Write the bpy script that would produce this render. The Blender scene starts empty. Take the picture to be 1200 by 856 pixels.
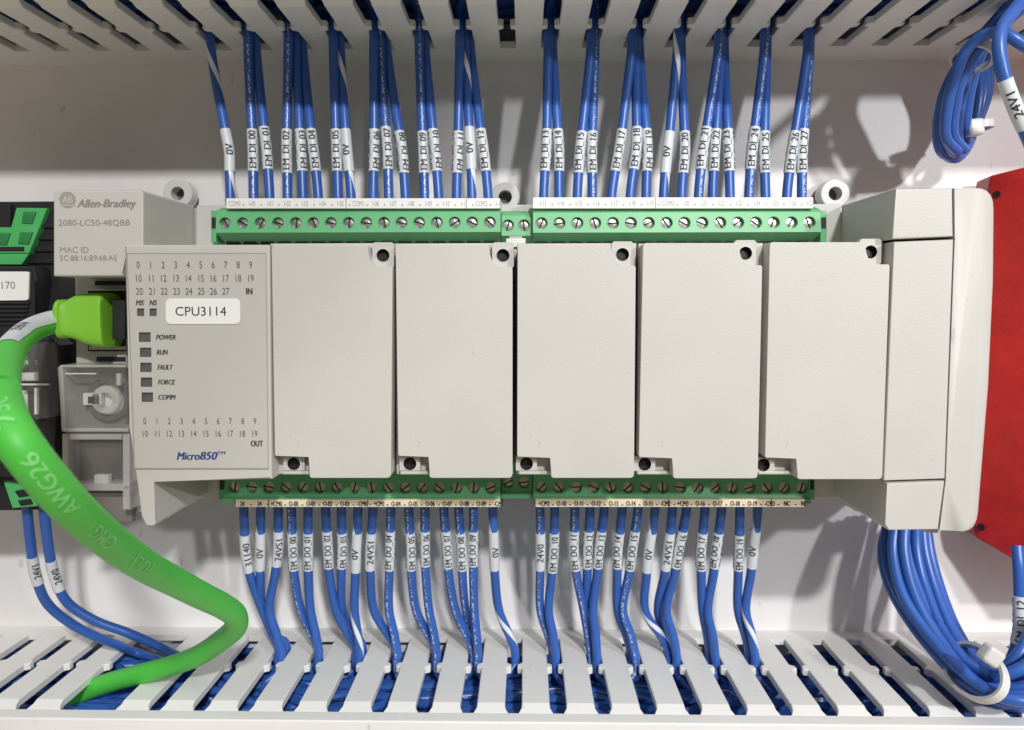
import bpy, bmesh, math, random
from mathutils import Vector, Matrix
random.seed(7)
scene = bpy.context.scene
COL = scene.collection
R_ = math.radians

# ---------------------------------------------------------------- camera
# lengths below are millimetres (scaled to metres when a mesh is made);
# X to the right, Y into the mounting panel (panel face at Y = 0), Z up
FPX, TILT, YAW, ROLL = 872.3, 0.0801, -0.0167, -0.0010
CAM = Vector((0.0, -240.0, 0.0))
ct, st, cy, sy = math.cos(TILT), math.sin(TILT), math.cos(YAW), math.sin(YAW)
FW = Vector((sy*ct, cy*ct, -st)); RT = Vector((cy, -sy, 0)); UP = RT.cross(FW)
RT, UP = math.cos(ROLL)*RT + math.sin(ROLL)*UP, -math.sin(ROLL)*RT + math.cos(ROLL)*UP
cam_data = bpy.data.cameras.new('camera'); cam = bpy.data.objects.new('camera', cam_data); COL.objects.link(cam)
cam.matrix_world = Matrix.Translation(CAM*0.001) @ Matrix((RT, UP, -FW)).transposed().to_4x4()
cam_data.sensor_width = 36; cam_data.lens = FPX/1200*36
cam_data.clip_start = 0.005; cam_data.clip_end = 20
cam_data.dof.use_dof = True; cam_data.dof.focus_distance = 0.182; cam_data.dof.aperture_fstop = 30
scene.camera = cam

# ---------------------------------------------------------------- light
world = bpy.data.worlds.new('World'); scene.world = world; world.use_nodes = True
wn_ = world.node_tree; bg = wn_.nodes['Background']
# room bounce: gradient bright below and overhead, shaped to lift undersides and finger tops
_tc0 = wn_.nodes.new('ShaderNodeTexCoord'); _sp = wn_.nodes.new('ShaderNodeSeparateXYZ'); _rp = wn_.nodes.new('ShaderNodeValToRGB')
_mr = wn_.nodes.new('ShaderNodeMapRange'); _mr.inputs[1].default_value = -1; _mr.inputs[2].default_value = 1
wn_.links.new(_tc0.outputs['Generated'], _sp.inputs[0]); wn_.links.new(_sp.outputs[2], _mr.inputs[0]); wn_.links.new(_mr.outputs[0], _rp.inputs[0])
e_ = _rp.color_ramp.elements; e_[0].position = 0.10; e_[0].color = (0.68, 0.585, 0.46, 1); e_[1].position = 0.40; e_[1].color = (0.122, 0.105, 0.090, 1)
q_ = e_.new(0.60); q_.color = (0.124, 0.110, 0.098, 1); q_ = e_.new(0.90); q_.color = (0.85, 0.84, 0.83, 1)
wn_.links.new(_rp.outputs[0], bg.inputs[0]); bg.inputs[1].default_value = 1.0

def lamp(name, kind, loc, target, power, size, col):
    l = bpy.data.lights.new(name, kind); o = bpy.data.objects.new(name, l); COL.objects.link(o)
    o.location = loc
    o.rotation_euler = (Vector(target)-Vector(loc)).to_track_quat('-Z', 'Y').to_euler()
    l.energy = power; l.color = col
    if kind == 'AREA': l.shape = 'RECTANGLE'; l.size = size; l.size_y = size*0.6
    else: l.shadow_soft_size = size
    return o, l
lamp('ceiling_lamp', 'AREA', (0.27, -1.05, 0.60), (0, -0.03, 0), 10.8, 0.08, (1, 0.99, 0.975))
o, l = lamp('side_lamp', 'SPOT', (0.375, -0.53, 0.166), (0.545, 0, -0.302), 6.2, 0.014, (0.97, 0.97, 1.0))
l.spot_size = R_(118.3); l.spot_blend = 0.10

scene.view_settings.view_transform = 'Standard'; scene.view_settings.look = 'None'
scene.view_settings.exposure = 0; scene.view_settings.gamma = 1

# ---------------------------------------------------------------- helpers
def P(px, py, Y):
    """point at depth plane Y seen where the photograph's pixel (px, py) is"""
    d = FW + (px-600)/FPX*RT - (py-428)/FPX*UP
    return CAM + d*((Y-CAM.y)/d.y)
def pix(p):
    d = p - CAM; z = d.dot(FW)
    return 600 + FPX*d.dot(RT)/z, 428 - FPX*d.dot(UP)/z
def XZ(px, py, Y):
    p = P(px, py, Y); return (p.x, p.z)
def sc(Y, px=600, py=428):
    """mm per pixel at depth Y"""
    return (P(px+1, py, Y) - P(px, py, Y)).length

def mat(name, col, rough=0.5, metal=0.0, bump=0.0, bscale=1500, var=0.05, vscale=60, spec=0.5, coat=0.0, specks=0.0):
    m = bpy.data.materials.new(name); m.use_nodes = True
    nt = m.node_tree; b = nt.nodes['Principled BSDF']
    b.inputs['Roughness'].default_value = rough; b.inputs['Metallic'].default_value = metal
    b.inputs['Specular IOR Level'].default_value = spec; b.inputs['Coat Weight'].default_value = coat
    tc = nt.nodes.new('ShaderNodeTexCoord')
    n = nt.nodes.new('ShaderNodeTexNoise'); n.inputs['Scale'].default_value = vscale; n.inputs['Detail'].default_value = 5
    nt.links.new(tc.outputs['Object'], n.inputs['Vector'])
    r = nt.nodes.new('ShaderNodeValToRGB')
    r.color_ramp.elements[0].position = 0.3; r.color_ramp.elements[1].position = 0.7
    r.color_ramp.elements[0].color = tuple(c*(1-var) for c in col)+(1,)
    r.color_ramp.elements[1].color = tuple(min(1, c*(1+var)) for c in col)+(1,)
    nt.links.new(n.outputs['Fac'], r.inputs['Fac']); out_ = r.outputs['Color']
    if specks:       # dust and scuffs
        n3 = nt.nodes.new('ShaderNodeTexNoise'); n3.inputs['Scale'].default_value = 330; n3.inputs['Detail'].default_value = 3
        mp = nt.nodes.new('ShaderNodeMapping'); mp.inputs['Scale'].default_value = (1, 1, 0.55); nt.links.new(tc.outputs['Object'], mp.inputs[0]); nt.links.new(mp.outputs[0], n3.inputs['Vector'])
        r3 = nt.nodes.new('ShaderNodeValToRGB'); r3.color_ramp.elements[0].position = 0.70; r3.color_ramp.elements[0].color = (0, 0, 0, 1); r3.color_ramp.elements[1].position = 0.76; r3.color_ramp.elements[1].color = (specks,)*3+(1,)
        nt.links.new(n3.outputs['Fac'], r3.inputs[0])
        mx3 = nt.nodes.new('ShaderNodeMix'); mx3.data_type = 'RGBA'; nt.links.new(r3.outputs[0], mx3.inputs[0]); nt.links.new(out_, mx3.inputs[6]); mx3.inputs[7].default_value = tuple(c*.35 for c in col)+(1,)
        out_ = mx3.outputs[2]
    nt.links.new(out_, b.inputs['Base Color'])
    if bump:
        n2 = nt.nodes.new('ShaderNodeTexNoise'); n2.inputs['Scale'].default_value = bscale; n2.inputs['Detail'].default_value = 2
        nt.links.new(tc.outputs['Object'], n2.inputs['Vector'])
        bp = nt.nodes.new('ShaderNodeBump'); bp.inputs['Strength'].default_value = bump; bp.inputs['Distance'].default_value = 0.0002
        nt.links.new(n2.outputs['Fac'], bp.inputs['Height']); nt.links.new(bp.outputs['Normal'], b.inputs['Normal'])
    return m

M = {}
M['panel'] = mat('white_painted_steel', (0.79, 0.77, 0.765), 0.42, bump=0.10, bscale=700, var=0.03, vscale=25, specks=0.35)
M['duct'] = mat('white_duct_plastic', (0.77, 0.76, 0.74), 0.45, bump=0.06, bscale=900, var=0.03, vscale=30, specks=0.35)
M['beige'] = mat('beige_plastic', (0.535, 0.521, 0.486), 0.47, bump=0.2, bscale=2400, var=0.035, vscale=35, specks=0.3)
M['beige2'] = mat('beige_smooth_plastic', (0.52, 0.505, 0.47), 0.45, bump=0.12, bscale=1200, var=0.02)
M['face'] = mat('face_film', (0.50, 0.487, 0.456), 0.42, bump=0.08, bscale=1800, var=0.015)
M['grey'] = mat('grey_plastic', (0.42, 0.41, 0.38), 0.5, bump=0.1, var=0.04)
M['digits'] = mat('digit_ink', (0.09, 0.088, 0.085), 0.6)
M['midgrey'] = mat('shaded_grey_plastic', (0.19, 0.18, 0.17), 0.5, var=0.15, vscale=140)  # darker grey for the interiors behind the clear port covers
M['umber'] = mat('dark_component', (0.09, 0.075, 0.07), 0.35, var=0.7, vscale=70)
M['greendark'] = mat('deep_green_plastic', (0.03, 0.20, 0.06), 0.4, var=0.1)  # bright green darkened to imitate shade inside the plug openings
M['ink'] = mat('black_ink', (0.03, 0.03, 0.032), 0.6)
M['greyink'] = mat('grey_ink', (0.24, 0.23, 0.215), 0.6)
M['paleink'] = mat('pale_grey_ink', (0.33, 0.32, 0.30), 0.6)
M['blueink'] = mat('blue_ink', (0.02, 0.03, 0.20), 0.6)
M['whiteink'] = mat('pale_ink', (0.22, 0.68, 0.20), 0.6)
M['sticker'] = mat('white_sticker', (0.82, 0.82, 0.80), 0.35, var=0.01)
M['strip'] = mat('white_strip', (0.80, 0.80, 0.77), 0.45, var=0.02)
M['tan'] = mat('cream_strip', (0.74, 0.66, 0.49), 0.5, var=0.03)  # white label strip tinted tan to stand for warm dim light
M['green'] = mat('green_terminal_plastic', (0.118, 0.41, 0.178), 0.42, bump=0.08, var=0.05)
M['green2'] = mat('bright_green_plastic', (0.08, 0.42, 0.13), 0.35, var=0.08)
M['dark'] = mat('black_void', (0.012, 0.012, 0.013), 0.6)
M['black'] = mat('black_plastic', (0.018, 0.018, 0.021), 0.42, bump=0.25, bscale=900, var=0.2)
M['lens'] = mat('smoked_lens', (0.10, 0.095, 0.095), 0.35, var=0.25, vscale=900)
M['steel'] = mat('screw_steel', (0.62, 0.60, 0.58), 0.34, metal=1.0, bump=0.3, bscale=2500, var=0.12, vscale=700)
M['brass'] = mat('tarnished_screw', (0.56, 0.50, 0.42), 0.36, metal=1.0, bump=0.3, bscale=2500, var=0.2, vscale=700)
M['ether'] = mat('green_cable_jacket', (0.075, 0.52, 0.055), 0.5, bump=0.12, bscale=1500, var=0.04)
M['boot'] = mat('lime_boot', (0.20, 0.50, 0.035), 0.5, bump=0.3, bscale=900, var=0.06)
M['red'] = mat('red_plastic', (0.50, 0.020, 0.017), 0.42, bump=0.45, bscale=900, var=0.14, vscale=120)
M['sleeve'] = mat('white_marker_sleeve', (0.64, 0.675, 0.71), 0.4, var=0.02)
M['tie'] = mat('natural_nylon', (0.62, 0.62, 0.60), 0.4, var=0.04)
M['cream'] = mat('white_plastic_tab', (0.66, 0.66, 0.64), 0.3, var=0.02)

def wire_mat(name, stripe=False, ink=False):
    m = mat(name, (0.032, 0.112, 0.42), 0.33, bump=0.08, bscale=900, var=0.10, vscale=90, spec=0.5)
    nt = m.node_tree; b = nt.nodes['Principled BSDF']
    src = b.inputs['Base Color'].links[0].from_socket
    uv = nt.nodes.new('ShaderNodeUVMap'); sep = nt.nodes.new('ShaderNodeSeparateXYZ'); nt.links.new(uv.outputs[0], sep.inputs[0])
    def mth(op, a, b_):
        n = nt.nodes.new('ShaderNodeMath'); n.operation = op
        for i, v in enumerate((a, b_)):
            if v is None: continue
            if isinstance(v, (int, float)): n.inputs[i].default_value = v
            else: nt.links.new(v, n.inputs[i])
        return n.outputs[0]
    if stripe:
        t = mth('FRACT', mth('ADD', sep.outputs[0], mth('MULTIPLY', sep.outputs[1], 0.034)), None)
        f = mth('LESS_THAN', t, 0.17); col = (0.78, 0.80, 0.84, 1)
    else:
        # worn white ink printing along one side of the jacket
        band = mth('LESS_THAN', mth('ABSOLUTE', mth('SUBTRACT', sep.outputs[0], 0.52), None), 0.065)
        nz = nt.nodes.new('ShaderNodeTexNoise'); nz.inputs['Scale'].default_value = 1.0; nz.inputs['Detail'].default_value = 1
        cmb = nt.nodes.new('ShaderNodeCombineXYZ')
        nt.links.new(mth('MULTIPLY', sep.outputs[0], 14), cmb.inputs[0]); nt.links.new(mth('MULTIPLY', sep.outputs[1], 1.5), cmb.inputs[1])
        nt.links.new(cmb.outputs[0], nz.inputs['Vector'])
        f = mth('MULTIPLY', band, mth('GREATER_THAN', nz.outputs['Fac'], 0.53)); f = mth('MULTIPLY', f, 0.75)
        col = (0.62, 0.68, 0.78, 1)
    mx = nt.nodes.new('ShaderNodeMix'); mx.data_type = 'RGBA'
    nt.links.new(f, mx.inputs[0]); nt.links.new(src, mx.inputs[6]); mx.inputs[7].default_value = col
    nt.links.new(mx.outputs[2], b.inputs['Base Color'])
    return m
M['blue'] = mat('blue_wire_jacket', (0.032, 0.112, 0.42), 0.33, bump=0.08, bscale=900, var=0.10, vscale=90)
M['blueprint'] = wire_mat('blue_wire_jacket_with_printing')
M['bluewhite'] = wire_mat('blue_wire_jacket_with_white_stripe', stripe=True)

def clear_mat(name, tint, alpha):
    m = bpy.data.materials.new(name); m.use_nodes = True; nt = m.node_tree
    b = nt.nodes['Principled BSDF']; b.inputs['Base Color'].default_value = tint+(1,); b.inputs['Roughness'].default_value = 0.12
    n = nt.nodes.new('ShaderNodeTexNoise'); n.inputs['Scale'].default_value = 250
    tc = nt.nodes.new('ShaderNodeTexCoord'); nt.links.new(tc.outputs['Object'], n.inputs['Vector'])
    bp = nt.nodes.new('ShaderNodeBump'); bp.inputs['Strength'].default_value = 0.2; bp.inputs['Distance'].default_value = 0.0003
    nt.links.new(n.outputs['Fac'], bp.inputs['Height']); nt.links.new(bp.outputs['Normal'], b.inputs['Normal'])
    t = nt.nodes.new('ShaderNodeBsdfTransparent'); mx = nt.nodes.new('ShaderNodeMixShader'); mx.inputs[0].default_value = alpha
    nt.links.new(t.outputs[0], mx.inputs[1]); nt.links.new(b.outputs[0], mx.inputs[2])
    nt.links.new(mx.outputs[0], nt.nodes['Material Output'].inputs['Surface'])
    return m
M['clear'] = clear_mat('clear_polycarbonate', (0.42, 0.41, 0.40), 0.13)
M['clear2'] = clear_mat('frosted_polycarbonate', (0.66, 0.65, 0.63), 0.5)

# text outlines, cached
_tc = {}
def glyphs(s, bold=False, ital=False):
    k = (s, bold, ital)
    if k in _tc: return _tc[k]
    cu = bpy.data.curves.new('t', 'FONT'); cu.body = s; cu.size = 1; cu.fill_mode = 'FRONT'; cu.resolution_u = 3
    cu.align_x = 'LEFT'
    if ital: cu.shear = 0.28
    ob = bpy.data.objects.new('t', cu); COL.objects.link(ob)
    dg = bpy.context.evaluated_depsgraph_get(); dg.update()
    me = bpy.data.meshes.new_from_object(ob.evaluated_get(dg))
    vs = [(v.co.x, v.co.y) for v in me.vertices]; fs = [tuple(p.vertices) for p in me.polygons]
    bpy.data.objects.remove(ob); bpy.data.curves.remove(cu); bpy.data.meshes.remove(me)
    xs = [v[0] for v in vs]
    x0, x1 = min(xs), max(xs)
    # unit: cap height = 1, centred
    cap = CAPH
    vs = [((x-(x0+x1)/2)/cap, (y)/cap-0.5) for x, y in vs]
    _tc[k] = (vs, fs, (x1-x0)/cap); return _tc[k]
CAPH = 1.0; _, _, _w = None, None, None
_v, _f, _w = glyphs('H'); CAPH = max(v[1] for v in _v)+0.5; _tc.clear()

def roundpoly(pts, r, seg=4):
    """round the corners of a 2-D outline; r: one radius or one per corner"""
    out = []; n = len(pts)
    for i in range(n):
        a, b, c = Vector(pts[i-1]), Vector(pts[i]), Vector(pts[(i+1) % n])
        ri = r[i] if isinstance(r, (list, tuple)) else r
        u, v = (a-b), (c-b)
        if ri <= 0 or u.length < 1e-6 or v.length < 1e-6: out.append(tuple(b)); continue
        d = min(ri, u.length*0.45, v.length*0.45); u.normalize(); v.normalize()
        p, q = b+u*d, b+v*d
        for k in range(seg+1):
            t = k/seg; out.append(tuple(p*(1-t)**2 + b*2*t*(1-t) + q*t*t))
    return out

def crom(pts, n=10):
    pts = [Vector(p) for p in pts]; e = [pts[0]*2-pts[1]]+pts+[pts[-1]*2-pts[-2]]; out = []
    for i in range(1, len(e)-2):
        p0, p1, p2, p3 = e[i-1:i+3]
        # centripetal-ish tangents keep unequal spans smooth
        d0, d1, d2 = max(1e-6, (p1-p0).length**.5), max(1e-6, (p2-p1).length**.5), max(1e-6, (p3-p2).length**.5)
        m1 = ((p1-p0)/d0-(p2-p0)/(d0+d1)+(p2-p1)/d1)*d1
        m2 = ((p2-p1)/d1-(p3-p1)/(d1+d2)+(p3-p2)/d2)*d1
        for k in range(n):
            t = k/n; t2 = t*t; t3 = t2*t
            out.append(p1*(2*t3-3*t2+1)+m1*(t3-2*t2+t)+p2*(-2*t3+3*t2)+m2*(t3-t2))
    out.append(pts[-1]); return out

def frames(path, eye=False):
    fr = []; prev = None
    for i, p in enumerate(path):
        T = (path[min(i+1, len(path)-1)]-path[max(i-1, 0)]).normalized()
        ref = (CAM-p).normalized() if eye else Vector((0, -1, 0))
        if prev is not None: ref = prev if abs(T.y) > 0.8 and not eye else ref
        N = (ref - T*ref.dot(T)); N.normalize(); prev = N
        fr.append((T, N, T.cross(N)))
    return fr

class MB:
    def __init__(s): s.v = []; s.f = []; s.m = []; s.uv = []
    def add(s, vs, fs, mi=0, uvs=None):
        o = len(s.v); s.v += [Vector(v) for v in vs]
        for k, f in enumerate(fs):
            s.f.append(tuple(i+o for i in f)); s.m.append(mi); s.uv.append(uvs[k] if uvs else [(0, 0)]*len(f))
        return s
    def prism(s, poly, y0, y1, mi=0, bev=0.0, seg=2, only=None, shrink=0.0, back=True):
        """outline in (X, Z) from front y0 to back y1"""
        bm = bmesh.new(); n = len(poly)
        a = sum(poly[i][0]*poly[(i+1) % n][1]-poly[(i+1) % n][0]*poly[i][1] for i in range(n))
        if a < 0: poly = poly[::-1]
        A = [bm.verts.new((x, y0, z)) for x, z in poly]; B = [bm.verts.new((x, y1, z)) for x, z in poly]
        bm.faces.new(A)
        if back: bm.faces.new(B[::-1])
        for i in range(n):
            j = (i+1) % n; bm.faces.new((A[i], B[i], B[j], A[j]))
        if bev > 0:
            sA = set(A)
            es = [e for e in bm.edges if e.verts[0] in sA and e.verts[1] in sA and (only is None or only(e))]
            bmesh.ops.bevel(bm, geom=es, offset=bev, segments=seg, profile=0.5, affect='EDGES', clamp_overlap=True)
        bm.verts.index_update()
        s.add([v.co.copy() for v in bm.verts], [tuple(v.index for v in f.verts) for f in bm.faces], mi); bm.free(); return s
    def pprism(s, pxs, y0, y1, mi=0, bev=0.3, r=0.0, **k):
        pts = [XZ(x, y, y0) for x, y in pxs]
        if r: pts = roundpoly(pts, r)
        return s.prism(pts, y0, y1, mi, bev, **k)
    def prect(s, x0, z0, x1, z1, ya, yb, mi=0, bev=0.3, r=0.0, **k):
        return s.pprism([(x0, z0), (x1, z0), (x1, z1), (x0, z1)], ya, yb, mi, bev, r, **k)
    def box(s, a, b, mi=0, bev=0.0):
        return s.prism([(a[0], a[2]), (b[0], a[2]), (b[0], b[2]), (a[0], b[2])], a[1], b[1], mi, bev)
    def ring(s, c, ri, ro, y0, y1, mi=0, n=32):
        cx, cz = c; vs = []
        for r, y in ((ri, y1), (ri, y0), (ro-0.3, y0), (ro, y0+0.3), (ro, y1)):
            vs += [(cx+r*math.cos(2*math.pi*k/n), y, cz+r*math.sin(2*math.pi*k/n)) for k in range(n)]
        fs = []
        for q in range(4):
            for k in range(n):
                j = (k+1) % n; fs.append((q*n+k, q*n+j, (q+1)*n+j, (q+1)*n+k))
        return s.add(vs, fs, mi)
    def disc(s, c, r, y, mi=0, n=32):
        return s.add([(c[0]+r*math.cos(2*math.pi*k/n), y, c[1]+r*math.sin(2*math.pi*k/n)) for k in range(n)], [tuple(range(n))], mi)
    def tube(s, path, r, mi=0, n=12, cap=True):
        fr = frames(path); vs = []; L = 0; Ls = []
        for i, p in enumerate(path):
            if i: L += (p-path[i-1]).length
            Ls.append(L); T, N, B = fr[i]; ri = r(i/(len(path)-1)) if callable(r) else r
            vs += [p+ri*(math.cos(2*math.pi*k/n)*N+math.sin(2*math.pi*k/n)*B) for k in range(n)]
        fs = []; uv = []
        for i in range(len(path)-1):
            for k in range(n):
                j = (k+1) % n; fs.append((i*n+k, i*n+j, (i+1)*n+j, (i+1)*n+k))
                a, b = (k/n+.5), ((k+1)/n+.5)
                uv.append([(a, Ls[i]), (b, Ls[i]), (b, Ls[i+1]), (a, Ls[i+1])])
        if cap:
            m = (len(path)-1)*n
            fs += [tuple(range(n))[::-1], tuple(range(m, m+n))]; uv += [[(0, 0)]*n]*2
        return s.add(vs, fs, mi, uv)
    def text(s, t, px, py, cap, Y, mi, bold=False, ital=False, wpx=None, narrow=0.85, align='C', off=0.06):
        """print t on the plane Y, centred (or starting) at a pixel, capital height in pixels"""
        vs, fs, w = glyphs(t, bold, ital); k = sc(Y)
        h = cap*k; kx = h*narrow if wpx is None else wpx*k/w
        c = P(px, py, Y)
        dx = w*kx/2 if align == 'L' else 0
        if bold:      # heavier strokes: a second impression a hair to the side and above the first
            s.add([(c.x+dx+x*kx+.075*h, Y-off-.014, c.z+y*h) for x, y in vs], fs, mi)
        return s.add([(c.x+dx+x*kx-(.03*h if bold else 0), Y-off, c.z+y*h) for x, y in vs], fs, mi)
    def bent(s, t, path, r, length, height, ang, mi, mid=0.5, flip=False):
        """text bent round a tube: runs along the path, wraps round it"""
        vs, fs, w = glyphs(t)
        bm = bmesh.new(); bv = [bm.verts.new((x, y, 0)) for x, y in vs]
        for f in fs:
            try: bm.faces.new([bv[i] for i in f])
            except ValueError: pass
        for q in (-0.3, -0.1, 0.1, 0.3):
            bmesh.ops.bisect_plane(bm, geom=bm.verts[:]+bm.edges[:]+bm.faces[:], plane_co=(0, q, 0), plane_no=(0, 1, 0))
        fr = frames(path, True); Ls = [0]
        for i in range(1, len(path)): Ls.append(Ls[-1]+(path[i]-path[i-1]).length)
        L = Ls[-1]; out = []; bm.verts.index_update()
        for v in bm.verts:
            x, y = v.co.x*length/w, v.co.y*height
            if flip: x, y = -x, -y
            u = min(max(L*mid+x, 0), L-1e-4); i = 0
            while i < len(Ls)-2 and Ls[i+1] < u: i += 1
            tt = (u-Ls[i])/max(1e-6, Ls[i+1]-Ls[i])
            T, N, B = fr[i]; T2, N2, B2 = fr[i+1]; N = N.lerp(N2, tt); B = B.lerp(B2, tt)
            c = path[i].lerp(path[i+1], tt); a = ang-y/r
            rr = r*1.02+0.03
            out.append((c, rr, a, N, B, T))
        fcs = [tuple(v.index for v in f.verts) for f in bm.faces]; bm.free()
        for k_, sh in ((0, -.02), (1, .05)):
            s.add([c+T*sh*height+(rr+.012*k_)*(math.cos(a)*N+math.sin(a)*B) for c, rr, a, N, B, T in out], fcs, mi)
        return s
    def build(s, name, mats, parent=None, smooth=40, origin=None, wn=True):
        xs = [v.x for v in s.v]; ys = [v.y for v in s.v]; zs = [v.z for v in s.v]
        c = origin if origin is not None else Vector(((min(xs)+max(xs))/2, (min(ys)+max(ys))/2, (min(zs)+max(zs))/2))
        me = bpy.data.meshes.new(name)
        me.from_pydata([tuple((v-c)*0.001) for v in s.v], [], s.f)
        if not isinstance(mats, (list, tuple)): mats = [mats]
        for m in mats: me.materials.append(M[m])
        me.polygons.foreach_set('material_index', s.m)
        ul = me.uv_layers.new(name='UVMap'); fl = [c2 for uvs in s.uv for uv in uvs for c2 in uv]
        ul.data.foreach_set('uv', fl)
        me.polygons.foreach_set('use_smooth', [True]*len(me.polygons)); me.update()
        me.set_sharp_from_angle(angle=R_(smooth))
        o = bpy.data.objects.new(name, me); COL.objects.link(o)
        if wn: o.modifiers.new('weighted', 'WEIGHTED_NORMAL').keep_sharp = True
        ORG[o] = c
        if parent is not None: o.parent = parent; o.location = (c-ORG[parent])*0.001
        else: o.location = c*0.001
        return o
ORG = {}
def tag(o, label=None, cat=None, group=None, kind=None):
    for k, v in (('label', label), ('category', cat), ('group', group), ('kind', kind)):
        if v: o[k] = v
    return o
def thing(name, loc, label, cat, group=None):
    o = bpy.data.objects.new(name, None); COL.objects.link(o); o.location = Vector(loc)*0.001; o.empty_display_size = 0.01
    ORG[o] = Vector(loc); return tag(o, label, cat, group)
def clone(src, loc, parent, roty=None):
    c = src.copy(); COL.objects.link(c); c.parent = parent; ORG[c] = Vector(loc)
    c.location = (Vector(loc)-ORG[parent])*0.001
    if roty is not None: c.rotation_euler = (0, roty, 0)
    return c

# ---------------------------------------------------------------- setting
mb = MB(); mb.box((-420, 0, -300), (420, 2, 300))
tag(mb.build('wall', ['panel']), 'white painted steel mounting panel behind everything', None, None, 'structure')

PITCH = 12.093
def duct(sgn, Zw, Yf, Yr, Yneck, x0, i0, i1, missing, label, depth=46, lid=4.6):
    """one slotted wiring duct; sgn=+1 opens upwards from wall height Zw (its body lies above), -1 below"""
    zc = Zw + sgn*depth/2
    t = thing('wiring_duct', (0, 0, zc), label, 'wiring duct', 'slotted wiring ducts')
    mb = MB(); th = 2.0; xa, xb = x0+(i0-.5)*PITCH, x0+(i1+.5)*PITCH
    z0, z1 = Zw, Zw+sgn*th
    def slab(poly, drop=None):
        # polygon in (X, Y) with thickness in Z; drop lowers the outer face near the tip
        n = len(poly); vs = []
        for zz in (z0, z1):
            for x, y in poly: vs.append((x, y, zz+sgn*max(0.0, (Yf+3.2-y))*0.42))
        fs = [tuple(range(n)), tuple(range(n, 2*n))[::-1]]
        for i in range(n):
            j = (i+1) % n; fs.append((i, j, j+n, i+n))
        bm = bmesh.new(); bv = [bm.verts.new(v) for v in vs]
        for f in fs: bm.faces.new([bv[i] for i in f])
        bmesh.ops.recalc_face_normals(bm, faces=bm.faces)
        es = [e for e in bm.edges if abs(e.verts[0].co.z-e.verts[1].co.z) < 0.9 and all(abs(v.co.z-(z0+sgn*max(0.0, (Yf+3.2-v.co.y))*0.42)) < 1e-4 for v in e.verts) and min(e.verts[0].co.y, e.verts[1].co.y) < Yr-.05 and not all(abs(v.co.y-Yf-3.2) < .01 for v in e.verts)]
        bmesh.ops.bevel(bm, geom=es, offset=0.22, segments=1, affect='EDGES', clamp_overlap=True)
        bm.verts.index_update(); mb.add([v.co.copy() for v in bm.verts], [tuple(v.index for v in f.verts) for f in bm.faces]); bm.free()
    slab([(xa, 0), (xb, 0), (xb, Yr), (xa, Yr)])
    hw, nk = 2.3, 0.95
    prof = [(Yr, hw), (Yneck+1.5, hw), (Yneck+.7, nk), (Yneck-.9, nk), (Yneck-1.7, hw), (Yf+3.2, hw)]
    tip = [(Yf+3.2, hw), (Yf+1.9, hw-.1), (Yf, hw-1.1)]
    for i in range(i0, i1):
        if i in missing: continue
        L = [(x0+i*PITCH+w, y) for y, w in prof]; Rr = [(x0+(i+1)*PITCH-w, y) for y, w in prof]
        slab(L+Rr[::-1])
        L = [(x0+i*PITCH+w, y) for y, w in tip]; Rr = [(x0+(i+1)*PITCH-w, y) for y, w in tip]
        slab(L+Rr[::-1])
    mb.build('slotted_wall', ['duct'], t, smooth=14)
    zb = Zw+sgn*depth
    b = MB(); b.box((xa, -1.6, min(z1, zb)), (xb, -0.02, max(z1, zb))); b.box((xa, Yf, min(zb, zb-sgn*2)), (xb, -1.7, max(zb, zb-sgn*2)))
    b.build('channel_base', ['duct'], t)
    zz = Zw+sgn*1.0
    c = MB(); c.prism([(xa, min(zz, zb)), (xb, min(zz, zb)), (xb, max(zz, zb)), (xa, max(zz, zb))], Yf-lid, Yf-0.35, 0, 0.5, 3)
    c.build('cover', ['duct'], t)
    return t
ZT, YTF, YTR, YTN, XT0 = 75.8, -48.2, -13.0, -29.0, -4.84
ZB, YBF, YBR, YBN, XB0 = -107.37, -49.4, -6.2, -25.0, -2.94
duct(1, ZT, YTF, YTR, YTN, XT0, -17, 17, (), 'white slotted wiring duct across the top of the panel', lid=18)  # unseen cover made deeper so its shade reaches down the wires
duct(-1, ZB, YBF, YBR, YBN, XB0, -17, 17, (-10,), 'white slotted wiring duct along the bottom with one finger cut away')

# loose wires lying inside the ducts
def duct_fill(name, Zw, sgn, Yf, label, n, dz0, seed):
    rnd = random.Random(seed); mb = MB()
    for k in range(n):
        y = rnd.uniform(Yf+5, -5); z = Zw+sgn*(dz0+rnd.uniform(0, 9)); pts = []; x = -205
        while x < 206:
            pts.append((x, min(-4, max(Yf+3.5, y+rnd.uniform(-7, 7))), z+rnd.uniform(-2.4, 2.4))); x += rnd.uniform(16, 30)
        mb.tube(crom(pts, 5), 1.32, 0, 8)
    if sgn < 0:
        for k in range(14):
            a_ = -162+k*5.2; y0 = rnd.uniform(-40, -10)
            mb.tube(crom([(a_-16, y0-rnd.uniform(-6, 6), Zw-14), (a_, y0, Zw-5.2-rnd.uniform(0, 2.5)), (a_+14, y0+rnd.uniform(-9, 9), Zw-4.6-rnd.uniform(0, 3)), (a_+30, y0+rnd.uniform(-5, 5), Zw-14)], 6), 1.32, 0, 10)
    return tag(mb.build(name, ['blue'], wn=False), label, 'wires', None, 'stuff')
duct_fill('duct_wiring', ZB, -1, YBF, 'mass of blue wires lying inside the lower wiring duct', 78, 8.0, 3)
duct_fill('duct_wiring', ZT, 1, YTF, 'dark mass of blue wires lying inside the upper wiring duct', 64, 13, 4)

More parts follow.
